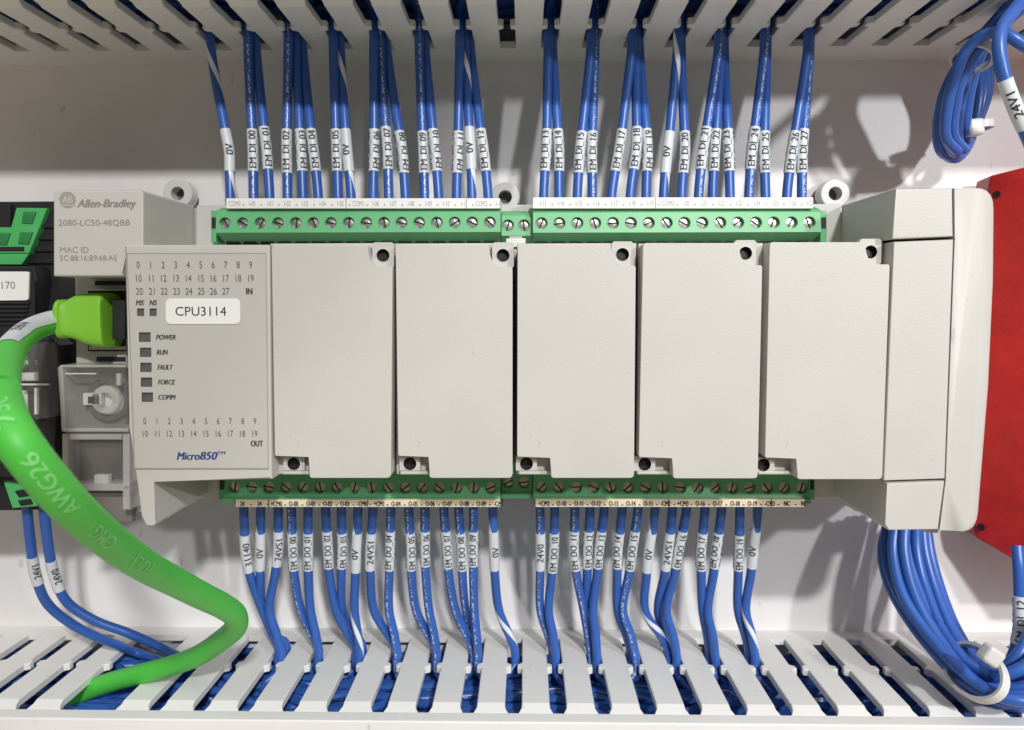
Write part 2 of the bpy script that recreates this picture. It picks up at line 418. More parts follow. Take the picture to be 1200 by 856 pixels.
# ---------------------------------------------------------------- controller
ctl = thing('programmable_controller', (P(610, 420, -6).x, -6, P(610, 600, -30).z), 'beige programmable controller with five blank bay covers and green screw terminals', 'controller')
YC, YB_, YK = -65.0, -60.0, -37.0           # cover fronts, base plate, deep body
b = MB()
b.pprism([(230, 241), (986, 239), (986, 584), (232, 585)], YK, -9, 0, 0.3)                       # deep body
for a_, b_, c_, d_ in ((316.6, 460.6, 458.8, 319.5), (462.6, 601.2, 601.2, 464.6), (605.8, 745.6, 743.8, 605.6), (748.4, 894.4, 889.6, 745.6), (896.6, 1045.6, 1036.4, 891.6)):
    b.pprism([(a_, 285.5), (b_, 285), (c_, 556), (d_, 556)], YB_, YK+.2, 0, 0.3)                 # base plates under the covers
b.pprism([(62, 226), (66, 222.5), (163, 222.5), (168, 226), (168, 290), (146, 290), (146, 324), (62, 324)], -64, YK+.3, 0, 0.6, 0.0)   # name plate tower
b.pprism([(145.5, 287), (316, 287), (318.5, 562), (178, 562.5), (184.5, 612), (179, 617.5), (171, 616), (165, 606), (152, 500)], -65.6, YK+.5, 0, 0.5)  # face block and leg
b.pprism([(88, 322), (160, 322), (165, 600), (92, 600)], -45, YK+.1, 0, 0.2)                      # recess behind the ports
b.prect(593, 279.5, 616, 290, -52, -46, 1, 0.3); b.prect(597, 277, 612, 281, -51, -46, 2, 0.1)
b.build('body', ['beige', 'cream', 'grey'], ctl)

# printed name plate
m = MB(); Yp = -64.0
m.text('Allen-Bradley', 125, 238.5, 9.0, Yp, 0, wpx=69, ital=True, bold=True)
m.text('2080-LC50-48QBB', 110.5, 261.2, 6.6, Yp, 0, wpx=84)
m.text('MAC ID', 87.3, 293, 6.6, Yp, 0, wpx=33.5)
m.text('5C:88:16:B9:68:AE', 103.8, 302.6, 6.2, Yp, 0, wpx=67.5)
c = P(79.3, 236, Yp); k = sc(Yp)
m.disc((c.x, c.z+.3), 9.6*k, Yp-.05, 1, 28)
m.add([(c.x-9*k, Yp-.08, c.z-4.2*k), (c.x+9*k, Yp-.08, c.z-4.2*k), (c.x+9*k, Yp-.08, c.z-5.4*k), (c.x-9*k, Yp-.08, c.z-5.4*k)], [(0, 1, 2, 3)], 2)
m.text('AB', 79.3, 234.3, 7.6, Yp, 2, bold=True, off=0.09, wpx=12)
m.build('nameplate_print', ['greyink', 'paleink', 'face'], ctl)

# face panel with its print
f = MB(); Yf_ = -65.85
f.pprism([(149, 297.5), (311, 297.5), (314, 549), (158, 549)], Yf_, -65.5, 0, 0.12)
def frame_line(pts, w=0.09):
    for i in range(len(pts)):
        a, c2 = P(*pts[i], Yf_), P(*pts[(i+1) % len(pts)], Yf_); d = (c2-a).normalized(); nn = Vector((-d.z, 0, d.x))*w
        f.add([a+nn+Vector((0, -.04, 0)), a-nn+Vector((0, -.04, 0)), c2-nn+Vector((0, -.04, 0)), c2+nn+Vector((0, -.04, 0))], [(0, 1, 2, 3)], 3)
frame_line([(148.6, 297.2), (311.5, 297.2), (314.5, 549.5), (157.6, 549.5)])
for i in range(10):
    f.text(str(i), 162+i*14.65, 310.7, 7.8, Yf_, 1, narrow=.75)
    f.text(str(10+i), 162.8+i*14.6, 326.4, 7.8, Yf_, 1, narrow=.75)
    if i < 8: f.text(str(20+i), 163.6+i*14.45, 341.6, 7.8, Yf_, 1, narrow=.75)
    f.text(str(i), 169.7+i*14.35, 493.8, 7.3, Yf_, 1, narrow=.72)
    f.text(str(10+i), 170.4+i*14.25, 508.4, 7.3, Yf_, 1, narrow=.75)
f.text('IN', 292, 341.6, 7.2, Yf_, 2, bold=True, narrow=.75); f.text('OUT', 301, 520, 7.0, Yf_, 2, bold=True, wpx=14)
f.text('MS', 164, 355, 5.8, Yf_, 2, bold=True, ital=True, wpx=10); f.text('NS', 179.6, 355, 5.8, Yf_, 2, bold=True, ital=True, wpx=9)
for t, x, y, w in (('POWER', 194.2, 395.4, 23), ('RUN', 190.2, 413, 13.5), ('FAULT', 193.6, 430.6, 18.5), ('FORCE', 195.2, 448, 20.5), ('COMM', 195.8, 465.6, 20.5)):
    f.text(t, x, y, 5.7, Yf_, 2, bold=True, ital=True, wpx=w)
f.text('Micro', 220.5, 534.6, 9.0, Yf_, 4, bold=True, ital=True, wpx=27); f.text('850', 244.5, 534.3, 9.3, Yf_, 4, bold=True, ital=True, wpx=20.5)
f.text('TM', 259.8, 531, 3.8, Yf_, 4, ital=True, bold=True, wpx=9.5)
f.build('face_panel', ['face', 'digits', 'ink', 'paleink', 'blueink'], ctl)
for x, y, w, h in ((164.7, 366, 8, 8.6), (179.4, 366, 8, 8.6), (169.6, 395.2, 13.4, 11), (170.6, 413, 13, 10.6), (171, 430.6, 13, 10.6), (171.6, 448, 13, 10.6), (172.6, 465.6, 13, 10.8)):
    s = MB(); s.prect(x-w/2, y-h/2, x+w/2, y+h/2, Yf_-.08, Yf_+.1, 0, 0.0); s.prect(x-w/2+1, y-h/2+2, x+w/2-.2, y+h/2-.3, Yf_-.14, Yf_, 1, 0.05)
    s.build('status_light', ['ink', 'lens'], ctl)
s = MB(); s.pprism([(194, 350), (281, 350), (281.5, 380), (194.5, 380)], Yf_-.2, Yf_-.02, 0, 0.06, 1.3)
s.text('CPU3114', 235.4, 365, 10.4, Yf_-.2, 1, wpx=60)
s.build('sticker', ['sticker', 'ink'], ctl)

# five blank bay covers, each with two notches that bare a fixing hole
covers = [  # top-left, notch-x, notch-bottom, right-top, right-bottom, bottom y, bottom notch x, left-bottom
    (318, 288, 431, 313, 460, 458, 560.5, 362.5, 322, 535),
    (463.5, 287, 573, 313, 600.5, 600.5, 560.5, 503, 466.5, 535),
    (606.5, 286.5, 716, 311.5, 745, 743, 560.5, 645.5, 606, 536),
    (753.5, 285, 866, 311, 893.5, 888, 561, 788.5, 748.5, 536.5),
    (902, 284, 1014, 310, 1043, 1034, 562, 934, 896.5, 537)]
for (xl, yt, xn, yn, xr, xrb, yb, xbn, xlb, ybn) in covers:
    pts = [(xl, yt), (xn, yt), (xn+1, yn-13), (xn+5, yn-4), (xn+12, yn), (xr, yn), (xrb, yb), (xbn, yb), (xbn, ybn), (xlb, ybn)]
    q = [XZ(x, y, YC) for x, y in pts]
    q = roundpoly(q, [.8, .5, .8, .8, .8, .6, 1.0, .8, .2, .6], 3)
    MB().prism(q, YC, YB_-.15, 0, 0.45, 3).build('bay_cover', ['beige'], ctl)
def bore(px, py, r, Y, w, h, mi_top=0):
    """raised pad with a real round hole and a dark bottom"""
    c = P(px, py, Y); k = sc(Y); R = r*k; n = 32; mb = MB(); W, H = w*k/2, h*k/2; vs = []
    for i in range(n):
        a = 2*math.pi*i/n; ca, sa = math.cos(a), math.sin(a); q = 1/max(abs(ca)/W, abs(sa)/H)
        vs.append((c.x+q*ca, Y, c.z+q*sa))
    o2 = [(c.x+R*1.14*math.cos(2*math.pi*i/n), Y, c.z+R*1.14*math.sin(2*math.pi*i/n)) for i in range(n)]
    i1 = [(c.x+R*math.cos(2*math.pi*i/n), Y-.15, c.z+R*math.sin(2*math.pi*i/n)) for i in range(n)]
    i2 = [(c.x+R*math.cos(2*math.pi*i/n), Y+1.6, c.z+R*math.sin(2*math.pi*i/n)) for i in range(n)]
    ob = [(x, Y+1.7, z) for x, _, z in vs]
    allv = ob+vs+o2+i1+i2; fs = []
    for q in range(3):
        for i in range(n): j = (i+1) % n; fs.append((q*n+i, q*n+j, (q+1)*n+j, (q+1)*n+i))
    mb.add(allv, fs, 0)
    mb.add(i1+i2, [(i, (i+1) % n, n+(i+1) % n, n+i) for i in range(n)], 1)
    mb.disc((c.x, c.z), R, Y+1.55, 1); mb.disc((c.x, c.z-.1), R*.55, Y+1.4, 2)
    return mb.build('fixing_hole', ['beige2', 'dark', 'black'], ctl)
for px, py in ((449, 299.5), (589.5, 299.5), (729.5, 298.5), (873.5, 297), (1020, 295.5)):
    bore(px, py, 7.4, YB_-1.8, 25, 30)
for px, py in ((344.5, 543.5), (480.5, 543.5), (617, 543.5), (755.5, 544), (894.5, 545)):
    bore(px, py, 7.6, YB_-1.8, 25, 17)
for x0, x1 in ((331, 366), (469, 505), (608, 648), (747, 791), (889, 936)):
    MB().prect(x0, 552.5, x1, 556.5, YB_-1.9, YB_-.02, 0, 0.3).build('lower_rim', ['beige2'], ctl)

# right-hand end blocks and cap
e = MB(); YE = -65.6
e.pprism([(1050, 221.5), (1116.5, 220.5), (1117.5, 277.5), (1045.5, 280.5)], YE, YK+.4, 0, 0.5)
e.pprism([(1047.5, 283.5), (1118, 280.5), (1107.8, 561.5), (1035.8, 564)], YE, YK+.4, 0, 0.5)
e.pprism([(1039.5, 566.5), (1107.5, 564), (1100, 621), (1042, 622), (1037, 615)], YE, YK+.4, 0, 0.5)
e.prect(1004, 244, 1110, 600, YK-2, -20, 0, 0.4)
e.build('end_block', ['beige'], ctl)
q = [XZ(x, y, -59.5 if x > 1120 else YE) for x, y in ((1118.6, 220.5), (1159, 221), (1158.5, 330), (1153, 450), (1138.5, 620.5), (1101.2, 621.5), (1108.5, 562), (1119, 280))]
xs_ = XZ(1120, 400, YE)[0]
c = MB(); n = len(q); zc_ = sum(p[1] for p in q)/n
rad_ = [0, 6, 0, 0, 5.5, 0, 0, 0]
outl = roundpoly(q, rad_, 5); wts = []
for k_, r_ in enumerate(rad_): wts += [0.0 if k_ in (0, 5, 6, 7) else 1.0]*(6 if r_ else 1)
n = len(outl); lay = []; RC = 7.0; nor = []
ar_ = sum(outl[i][0]*outl[(i+1) % n][1]-outl[(i+1) % n][0]*outl[i][1] for i in range(n))
for i in range(n):
    a, b2 = Vector(outl[i-1]), Vector(outl[(i+1) % n]); t_ = (b2-a).normalized(); nn = Vector((t_.y, -t_.x))*(1 if ar_ > 0 else -1)
    nor.append(nn*wts[i])
for k_ in range(9):
    th = math.pi/2*k_/8; ins = RC*.55*(1-math.sin(th)); yy = YE+RC*(1-math.cos(th))
    row = []
    for p in outl:      # squeeze towards the seam, a little shorter too
        za_, zb2 = q[7][1], q[6][1]; t_ = (p[1]-za_)/(zb2-za_); sx_ = q[7][0]+(q[6][0]-q[7][0])*max(-.1, min(1.2, t_))
        f_ = max(0, p[0]-sx_)
        row.append((p[0]-f_*ins/8.8, yy, p[1]-(p[1]-zc_)*.018*(ins/3.9)*min(1, f_/4)))
    lay.append(row)
lay.append([(p[0], -14, p[1]) for p in outl])
c.add([v for L_ in lay for v in L_], [(r_*n+i, r_*n+(i+1) % n, (r_+1)*n+(i+1) % n, (r_+1)*n+i) for r_ in range(len(lay)-1) for i in range(n)]+[tuple(range(n)), tuple(range((len(lay)-1)*n, len(lay)*n))[::-1]], 0)
bm = bmesh.new(); bv_ = [bm.verts.new(v) for v in c.v]
for f_ in c.f: bm.faces.new([bv_[k_] for k_ in f_])
bmesh.ops.recalc_face_normals(bm, faces=bm.faces); bm.verts.index_update()
c.f = [tuple(v.index for v in f_.verts) for f_ in bm.faces]; c.uv = [[(0, 0)]*len(f_) for f_ in c.f]; bm.free()
c.prect(1086, 618, 1100, 625, -58, -45, 0, .2)
c.build('end_cap', ['beige'], ctl, smooth=60, wn=False)

# mounting tabs with screw holes, behind the body
for px, py in ((208, 227), (592, 231), (979, 227)):
    cc = P(px, py, -7); t = MB(); up = py < 400
    t.ring((cc.x, cc.z), 2.1, 4.5, -7, -2.5); 
    z2 = cc.z-4.2 if up else cc.z+4.2
    za, zb_ = (z2-12, z2) if up else (z2, z2+12)
    t.box((cc.x-4.4, -6.6, za), (cc.x+4.4, -2.6, zb_), 0, .3)
    t.disc((cc.x, cc.z), 2.1, -2.7, 1)
    t.build('mounting_tab', ['cream', 'lens'], ctl)

# screw terminals
def screw_mesh(name, r, m, cross=False):
    s = MB(); n = 24
    s.disc((0, 0), r, 0.35, 1, n)
    s.add([(r*math.cos(2*math.pi*i/n), yy, r*math.sin(2*math.pi*i/n)) for yy in (0, .8) for i in range(n)], [(i, (i+1) % n, n+(i+1) % n, n+i) for i in range(n)], 0)
    g = r*0.13
    for sg in (1, -1):
        pts = []
        a0 = math.asin(g/r)
        for i in range(13):
            a = a0+(math.pi-2*a0)*i/12; pts.append((r*math.cos(a), sg*r*math.sin(a)))
        dome = [(x, -.12*(1-((x*x+z*z)/(r*r)))-0.02, z) for x, z in pts]
        cen = (0, -.17, sg*g); mid = [(x*.55, -.12, sg*g+(z-sg*g)*.55) for x, z in pts]
        vs = dome+mid+[cen]; k = len(pts); fs = [(i, i+1, k+i+1, k+i) for i in range(k-1)]+[(k+i, k+i+1, 2*k) for i in range(k-1)]
        s.add(vs, fs, 0)
        s.add([(pts[0][0], 0, pts[0][1]), (pts[-1][0], 0, pts[-1][1]), (pts[-1][0], .36, pts[-1][1]), (pts[0][0], .36, pts[0][1])], [(0, 1, 2, 3)], 0)
    o = s.build(name, m, None, origin=Vector((0, 0, 0))); return o
def terminal(x0, x1, xs, top, n_small=False):
    """green block: face with a row of bored holes, a screw in each, a printed strip along its edge"""
    if top: prof = [(243.5, -40), (246, -43.5), (249, -44), (272.5, -45), (287, -37.5), (287, -20), (243.5, -20)]; fa, fb = 2, 3; yh = 261.3
    else: prof = [(548, -43), (560, -43.5), (582.5, -45), (585.5, -46.2), (590, -46.2), (590, -20), (548, -20)]; fa, fb = 1, 2; yh = 572
    if n_small: prof = [(p[0]+(4 if top else -6), p[1]+2.5) for p in prof]; yh += (3 if top else -6)
    mid = (x0+x1)/2
    b = MB(); X0, X1 = P(x0, yh, -44).x, P(x1, yh, -44).x
    pr = [(y, P(mid, py, y).z) for py, y in prof]
    n = len(pr)
    for i in range(n):
        if i == fa: continue
        j = (i+1) % n; b.add([(X0, *pr[i]), (X1, *pr[i]), (X1, *pr[j]), (X0, *pr[j])], [(0, 1, 2, 3)], 0)
    b.add([(X0, y, z) for y, z in pr], [tuple(range(n))], 0); b.add([(X1, y, z) for y, z in pr], [tuple(range(n))], 0)
    (ya, za), (yb, zb) = pr[fa], pr[fb]
    cz = P(mid, yh, (ya+yb)/2).z; R = 7.1*sc(-44); centres = [P(x, yh, -44).x for x in xs]
    def fy(z): return ya+(yb-ya)*(z-za)/(zb-za)
    edges = [X0]+[(a+c2)/2 for a, c2 in zip(centres, centres[1:])]+[X1]; N = 28
    for k, cx in enumerate(centres):
        l, r_ = edges[k], edges[k+1]; sq = []; rim = []; lip = []; deep = []
        angs = [2*math.pi*i/N for i in range(N)]
        for crn in ((l, za), (r_, za), (l, zb), (r_, zb)): angs.append(math.atan2(crn[1]-cz, crn[0]-cx) % (2*math.pi))
        angs = sorted(set(round(a, 5) for a in angs)); m = len(angs)
        for a in angs:
            ca, sa = math.cos(a), math.sin(a); ts = []
            if ca > 1e-9: ts.append((r_-cx)/ca)
            if ca < -1e-9: ts.append((l-cx)/ca)
            hi, lo = max(za, zb), min(za, zb)
            if sa > 1e-9: ts.append((hi-cz)/sa)
            if sa < -1e-9: ts.append((lo-cz)/sa)
            t = min(ts); x, z = cx+t*ca, cz+t*sa; sq.append((x, fy(z), z))
            x, z = cx+R*ca, cz+R*sa; rim.append((x, fy(z), z)); x, z = cx+R*.93*ca, cz+R*.93*sa; lip.append((x, fy(z)+.15, z)); deep.append((x, fy(z)+2.6, z))
        vs = sq+rim+lip+deep
        b.add(vs, [(q*m+i, q*m+(i+1) % m, (q+1)*m+(i+1) % m, (q+1)*m+i) for q in range(3) for i in range(m)], 0)
        b.add(deep, [tuple(range(m))], 1)
    # small wire funnels showing as notches along the lower slope
    if top and not n_small:
        for cx in centres:
            z = P(mid, 285, -38.4).z; b.box((cx-1.7, -39.6, z-.6), (cx+1.7, -36, z+.55), 1)
    o = b.build('terminal_block', ['green', 'dark'], ctl, smooth=30)
    proto = SCREW[0 if top else 1]
    for cx in centres: clone(proto, (cx, (ya+yb)/2+(1.3 if top else .7), cz), o, random.uniform(0, math.pi))
    return o
SCREW = [screw_mesh('screw', 7.1*sc(-44)*.90, ['steel', 'dark']), screw_mesh('screw', 7.1*sc(-44)*.90, ['brass', 'dark'])]
def lin(a, b, n): return [a+(b-a)*i/(n-1) for i in range(n)]
def strip(parent, x0, x1, y0, y1, texts, mat_, seps, ink, top):
    Y = -45.0 if top else -47.2
    s = MB(); s.prect(x0, y0, x1, y1, Y, Y+(5 if top else 3), 0, .15)
    for x, t in texts: s.text(t, x, (y0+y1)/2+.3, 5.6 if top else 5.9, Y, 1, narrow=.6, bold=not top, off=.05)
    for (xa, _), (xb, _) in zip(texts, texts[1:]): s.text('.', (xa+xb)/2, (y0+y1)/2-2.0, 9, Y, 1, bold=True, off=.05)
    for x in seps: s.prect(x-.5, y0, x+.5, y1, Y-.06, Y+.1, 1, 0)
    return s.build('label_strip', [mat_, ink], parent)
tl, tr_ = lin(264, 574, 16), lin(634.5, 948, 16)
bl, br_ = lin(275, 575, 16), lin(634.5, 939.5, 16)
ti = ['COM0']+['I-%02d' % i for i in range(6)]+['COM1']+['I-%02d' % i for i in range(6, 12)]+['COM2', 'I-12']
ti2 = ['I-%02d' % i for i in range(13, 20)]+['COM3']+['I-%02d' % i for i in range(20, 28)]
bi = ['24', '24', '+CM0']+['O-%02d' % i for i in range(4)]+['-CM0', '+CM1']+['O-%02d' % i for i in range(4, 10)]+['-CM1']
bi2 = ['+CM2']+['O-%02d' % i for i in range(10, 16)]+['-CM2', '+CM3']+['O-%02d' % i for i in range(16, 20)]+['-CM3', 'NC', 'NC']
T1 = terminal(254, 586.5, tl, True); T2 = terminal(624.5, 961, tr_, True)
strip(T1, 265, 586, 232.5, 244.5, list(zip([x+11 for x in tl], ti)), 'strip', (405.5, 546.5), 'paleink', True)
strip(T2, 624.5, 953, 231.5, 244.5, list(zip([x+2 for x in tr_], ti2)), 'strip', (768,), 'paleink', True)
B1 = terminal(264, 586.5, bl, False); B2 = terminal(625, 947, br_, False)
strip(B1, 276, 586, 586, 594.5, list(zip([x+9 for x in bl], bi)), 'tan', (314.5, 431), 'ink', False)
strip(B2, 627.5, 943, 585.5, 594.5, list(zip([x+3 for x in br_], bi2)), 'tan', (783.5, 904), 'ink', False)
for x0, x1, top in ((247, 253.6, True), (961.4, 969, True), (255.5, 263.6, False), (947.6, 955, False)):   # end ears
    ear = MB(); 
    if top: ear.prect(x0, 247, x1, 284, -42.5, -20, 0, .2); ear.prect(x0+1, 255, x1-.8, 268, -42.6, -40, 1, .0)
    else: ear.prect(x0, 556, x1, 586, -42.5, -20, 0, .2); ear.prect(x0+2, 563, x1-1, 574, -42.6, -40, 1, .0)
    ear.build('terminal_end', ['green', 'dark'], ctl)
terminal(587.5, 624, [595, 614], True, True); terminal(587.5, 624, [595.5, 614], False, True)
for s_ in SCREW: bpy.data.objects.remove(s_)

# ethernet jack
j = MB(); Yj = -47
j.prect(89, 326, 148, 426, Yj, -44.5, 0, .3)
j.prect(111, 329.5, 147, 334.5, Yj-.1, Yj+.5, 1, 0); j.prect(103, 341, 147, 412, Yj-.15, Yj+.5, 1, 0)
j.prect(101, 339.5, 147, 341, Yj-.5, Yj+.5, 2, .1); j.prect(104, 406, 147, 410, Yj-.5, Yj+.5, 2, .1); j.prect(113, 418.5, 147, 424, Yj-.12, Yj+.5, 1, 0)
j.build('ethernet_jack', ['grey', 'dark', 'steel'], ctl)

# two clear plug-in covers
p1 = MB(); Ya = -53
p1.pprism([(67, 431), (70, 428.5), (147, 428), (150, 505), (72, 506.5)], Ya, -49.6, 0, .7)
p1.prect(71, 432, 147, 503, -47.6, -46.2, 1, .3)
p1.pprism([(67, 431), (70, 428.5), (73.5, 430), (77, 503), (72, 506.5)], Ya-.3, -47, 2, .3); p1.prect(70, 428, 147, 431, Ya-.3, -47, 2, .3); p1.prect(74, 502, 150, 506.5, Ya-.3, -47, 2, .3)
cc = P(124, 469, -50.0); k = sc(-50)
p1.ring((cc.x, cc.z), 20*k, 26*k, -49.4, -47.4, 5); p1.ring((cc.x, cc.z), 9*k, 17*k, -50.6, -47.4, 2); p1.disc((cc.x, cc.z), 19*k, -48.2, 6)
p1.prect(97, 461, 118, 475, -50.6, -49, 4, .2); p1.prect(103, 465, 111, 473, -50.75, -50, 3, .0); p1.prect(113, 464, 116, 474, -50.75, -50, 5, .0)
p1.prect(75, 448, 84, 458, -48.0, -47.2, 5, 0); p1.prect(77, 478, 87, 487, -48.0, -47.2, 5, 0); p1.prect(74, 463, 88, 470, -48.4, -47.2, 2, .3)
p1.prect(76, 437.5, 112, 439, -53.3, -52.5, 4, .1); p1.prect(136, 438, 141, 452, -53.4, -52.6, 2, .1)
p1.build('port_cover', ['clear', 'midgrey', 'clear2', 'ink', 'cream', 'lens', 'sticker'], ctl)
p2 = MB()
for a in ((72, 509, 80, 598), (143, 509, 152, 598), (80.5, 509, 142.5, 516), (80.5, 567, 152, 576)): p2.prect(*a, -52.5, -47, 0, .5)
p2.prect(81, 516, 143, 567, -50.5, -50, 3, .0); p2.prect(76, 512, 148, 600, -47.6, -46, 1, 0); p2.prect(74, 578, 155, 612, -48, -46, 2, .3)
p2.prect(110, 557, 127, 568, -52.6, -51, 0, .2)
p2.build('port_cover', ['clear2', 'umber', 'midgrey', 'clear'], ctl)

# ---------------------------------------------------------------- device at the left
YL = -48
ld = thing('power_module', (P(0, 560, -10).x, -6, P(0, 600, -30).z), 'black rail mounted module with green plug terminals at the left edge', 'module')
d = MB()
d.pprism([(-90, 237), (63, 236), (67, 330), (78, 400), (80, 470), (80, 560), (64, 570), (60, 598), (-90, 600)], -42, -9, 0, .4)
d.pprism([(-90, 312), (40, 312), (44, 330), (38, 378), (70, 405), (70, 420), (63, 560), (-90, 560)], YL, -41.8, 0, .6)
for y in range(354, 384, 5): d.prect(-90, y, 34-(y-354)*.3, y+2.2, YL-.7, YL+.2, 0, .2)
for i, y in enumerate((262, 276, 290, 304)): d.prect(46-i*5, y, 62+i*1.2, y+5, -42.8, -41.8, 0, .2)
d.prect(-90, 240, 12, 268, -43.5, -41.8, 0, .3)
d.build('body', ['black'], ld)
g = MB()
g.pprism([(19, 243.5), (55, 244), (46, 268), (12, 268)], -43.6, -41.9, 0, .3); g.pprism([(-90, 266), (46, 266.5), (34, 297), (-90, 297)], -44.2, -41.9, 0, .3)
g.pprism([(-90, 297.5), (34, 297.5), (25, 310.5), (-90, 310.5)], -44.8, -41.9, 0, .3)
for x, y in ((33, 256), (3, 281), (29, 280)):
    g.pprism([(x-7, y-8), (x+9, y-8), (x+4, y+7), (x-9, y+6)], -44.7 if y > 270 else -44.1, -43, 2, .6)
for x in (5, 19): g.prect(x-9, 289.5, x+5 if x < 10 else x+9, 294.5, -44.4, -44.0, 1, 0)
g.build('plug_terminal', ['green2', 'dark', 'greendark'], ld)
s = MB(); s.pprism([(-40, 318.5), (34, 318.5), (33, 352), (-40, 353)], YL-.5, YL+.05, 0, .1, .6); s.text('3170', 6, 334.5, 8.5, YL-.5, 1, wpx=24)
s.build('label_tag', ['sticker', 'greyink'], ld)
s = MB(); s.prect(10, 458, 32, 500, YL-.5, YL-.1, 0, .1); s.build('label_tag', ['sticker'], ld)
s = MB(); s.prect(2, 500, 26, 541, YL-.7, YL-.1, 0, .1); s.build('label_tag', ['sticker'], ld)
s = MB(); s.pprism([(18, 403), (52, 402), (56, 448), (20, 449)], YL-5, YL-.2, 0, .8); s.pprism([(20, 450), (56, 449), (58, 490), (40, 493), (22, 470)], YL-4.4, YL-.2, 0, .8)
s.prect(40, 455, 43, 486, YL-4.9, YL-4, 1, .1); s.prect(22, 450, 56, 452, YL-5, YL-4, 1, .1); s.prect(24, 437, 40, 447, YL-2, YL-.2, 1, .6)
s.text('R', 32, 425, 5, YL-5, 1); s.text('S', 43, 425, 5, YL-5, 1)
s.build('clear_cover', ['clear', 'cream'], ld)
s = MB(); cc = P(19, 425, YL-2); s.ring((cc.x, cc.z), .6, 2.2, YL-2, YL, 0); s.disc((cc.x, cc.z), .7, YL-1.2, 0); s.build('adjusting_screw', ['green2'], ld)
s = MB()
s.pprism([(4, 566), (50, 572), (66, 592), (14, 596)], -47.5, -38, 0, .4)
s.pprism([(0, 556), (60, 560), (62, 572), (4, 568)], -46, -38, 1, .4)
for x in (30, 50):
    s.pprism([(x-13, 576), (x+1, 573), (x+6, 581), (x-8, 583)], -47.9, -47.4, 2, 0)
    s.pprism([(x-9, 587), (x+5, 585), (x+8, 591), (x-6, 593)], -47.9, -47.4, 2, 0)
s.build('plug_terminal', ['green2', 'black', 'dark'], ld)

# ---------------------------------------------------------------- red device at the right
YR0, YR1 = -14.0, -84.0
xr = P(1150, 420, YR0).x
rd = thing('red_module', (xr+20, -6, P(1145, 640, YR0).z), 'glossy red module at the right edge beside the controller end cap', 'module')
zt, zb = P(1160, 200, YR0).z, P(1140, 632, YR0).z
r = MB()
rear = [P(*q) for q in ((1161, 206, YR0), (1158, 224, YR0), (1139, 612, YR0), (1143, 630, YR0))]
front = [P(*q) for q in ((1262, 180, -32), (1262, 190, -32), (1262, 690, -32), (1262, 699, -32))]
bm = bmesh.new()
vs_ = [bm.verts.new(p) for p in rear+front]; far_ = [bm.verts.new(p+Vector((34, 0, 0))) for p in front]; bk = [bm.verts.new(Vector((p.x+2, -4, p.z))) for p in rear]; bf = [bm.verts.new(Vector((f.co.x, -4, f.co.z))) for f in far_]
for i in range(3):
    bm.faces.new((vs_[i], vs_[i+1], vs_[i+5], vs_[i+4])); bm.faces.new((vs_[i+4], vs_[i+5], far_[i+1], far_[i])); bm.faces.new((bk[i], bk[i+1], vs_[i+1], vs_[i])); bm.faces.new((far_[i], far_[i+1], bf[i+1], bf[i]))
for k in (0, 3):
    bm.faces.new((vs_[k], vs_[k+4], far_[k], bf[k], bk[k]))
bmesh.ops.recalc_face_normals(bm, faces=bm.faces)
bmesh.ops.bevel(bm, geom=[e for e in bm.edges if e.calc_length() > 4], offset=.6, segments=3, profile=.5, affect='EDGES', clamp_overlap=True)
bm.verts.index_update(); r.add([v.co.copy() for v in bm.verts], [tuple(v.index for v in f.verts) for f in bm.faces], 0); bm.free()
fn = (rear[2]-rear[1]).cross(front[1]-rear[1]).normalized()
if fn.y > 0: fn = -fn
ux = fn.cross(Vector((0, 0, 1))).normalized(); uz = fn.cross(ux).normalized()
for px, py in ((1168, 228), (1150, 618)):
    d = (P(px, py, 0)-CAM).normalized(); pp = CAM+d*((rear[1]-CAM).dot(fn)/d.dot(fn)); n = 18
    r.add([pp+fn*.06+1.1*(math.cos(2*math.pi*i/n)*ux+math.sin(2*math.pi*i/n)*uz) for i in range(n)], [tuple(range(n))], 1)
r.build('housing', ['red', 'dark'], rd, smooth=50)

# ---------------------------------------------------------------- wires
def sub(path, ya, yb):
    lo, hi = min(ya, yb), max(ya, yb)
    out = []
    for p in path:
        if lo <= pix(p)[1] <= hi: out.append(p)
        elif out: break
    return out
def wire(pts, r, m, label, group, sleeve=None, text=None, n=12, side=None, up=True, tang=0.0):
    path = crom(pts, n)
    w = MB(); w.tube(path, r, 0, 14)
    o = w.build('wire', [m], wn=False); tag(o, label, 'wire', group)
    if sleeve:
        sp = sub(path, *sleeve)
        if pix(sp[0])[1] < pix(sp[-1])[1]: sp = sp[::-1]        # bottom to top: the print reads upwards
        s = MB(); rs = r+.17
        s.tube(sp, rs, 0, 16)
        L = sum((sp[i+1]-sp[i]).length for i in range(len(sp)-1))
        ln = L*.88 if len(text) > 6 else (L*.62 if len(text) > 4 else (L*.5 if len(text) > 2 else L*.26))
        s.bent(text, sp, rs, ln, 1.85 if len(text) > 2 else 1.9, tang, 1)
        if len(text) > 6: s.bent(text, sp, rs, ln, 1.85, tang-2.0 if tang > 0 else tang+2.0, 1)
        s.build('marker_sleeve', ['sleeve', 'ink'], o, wn=False)
    return o
RW = 1.33
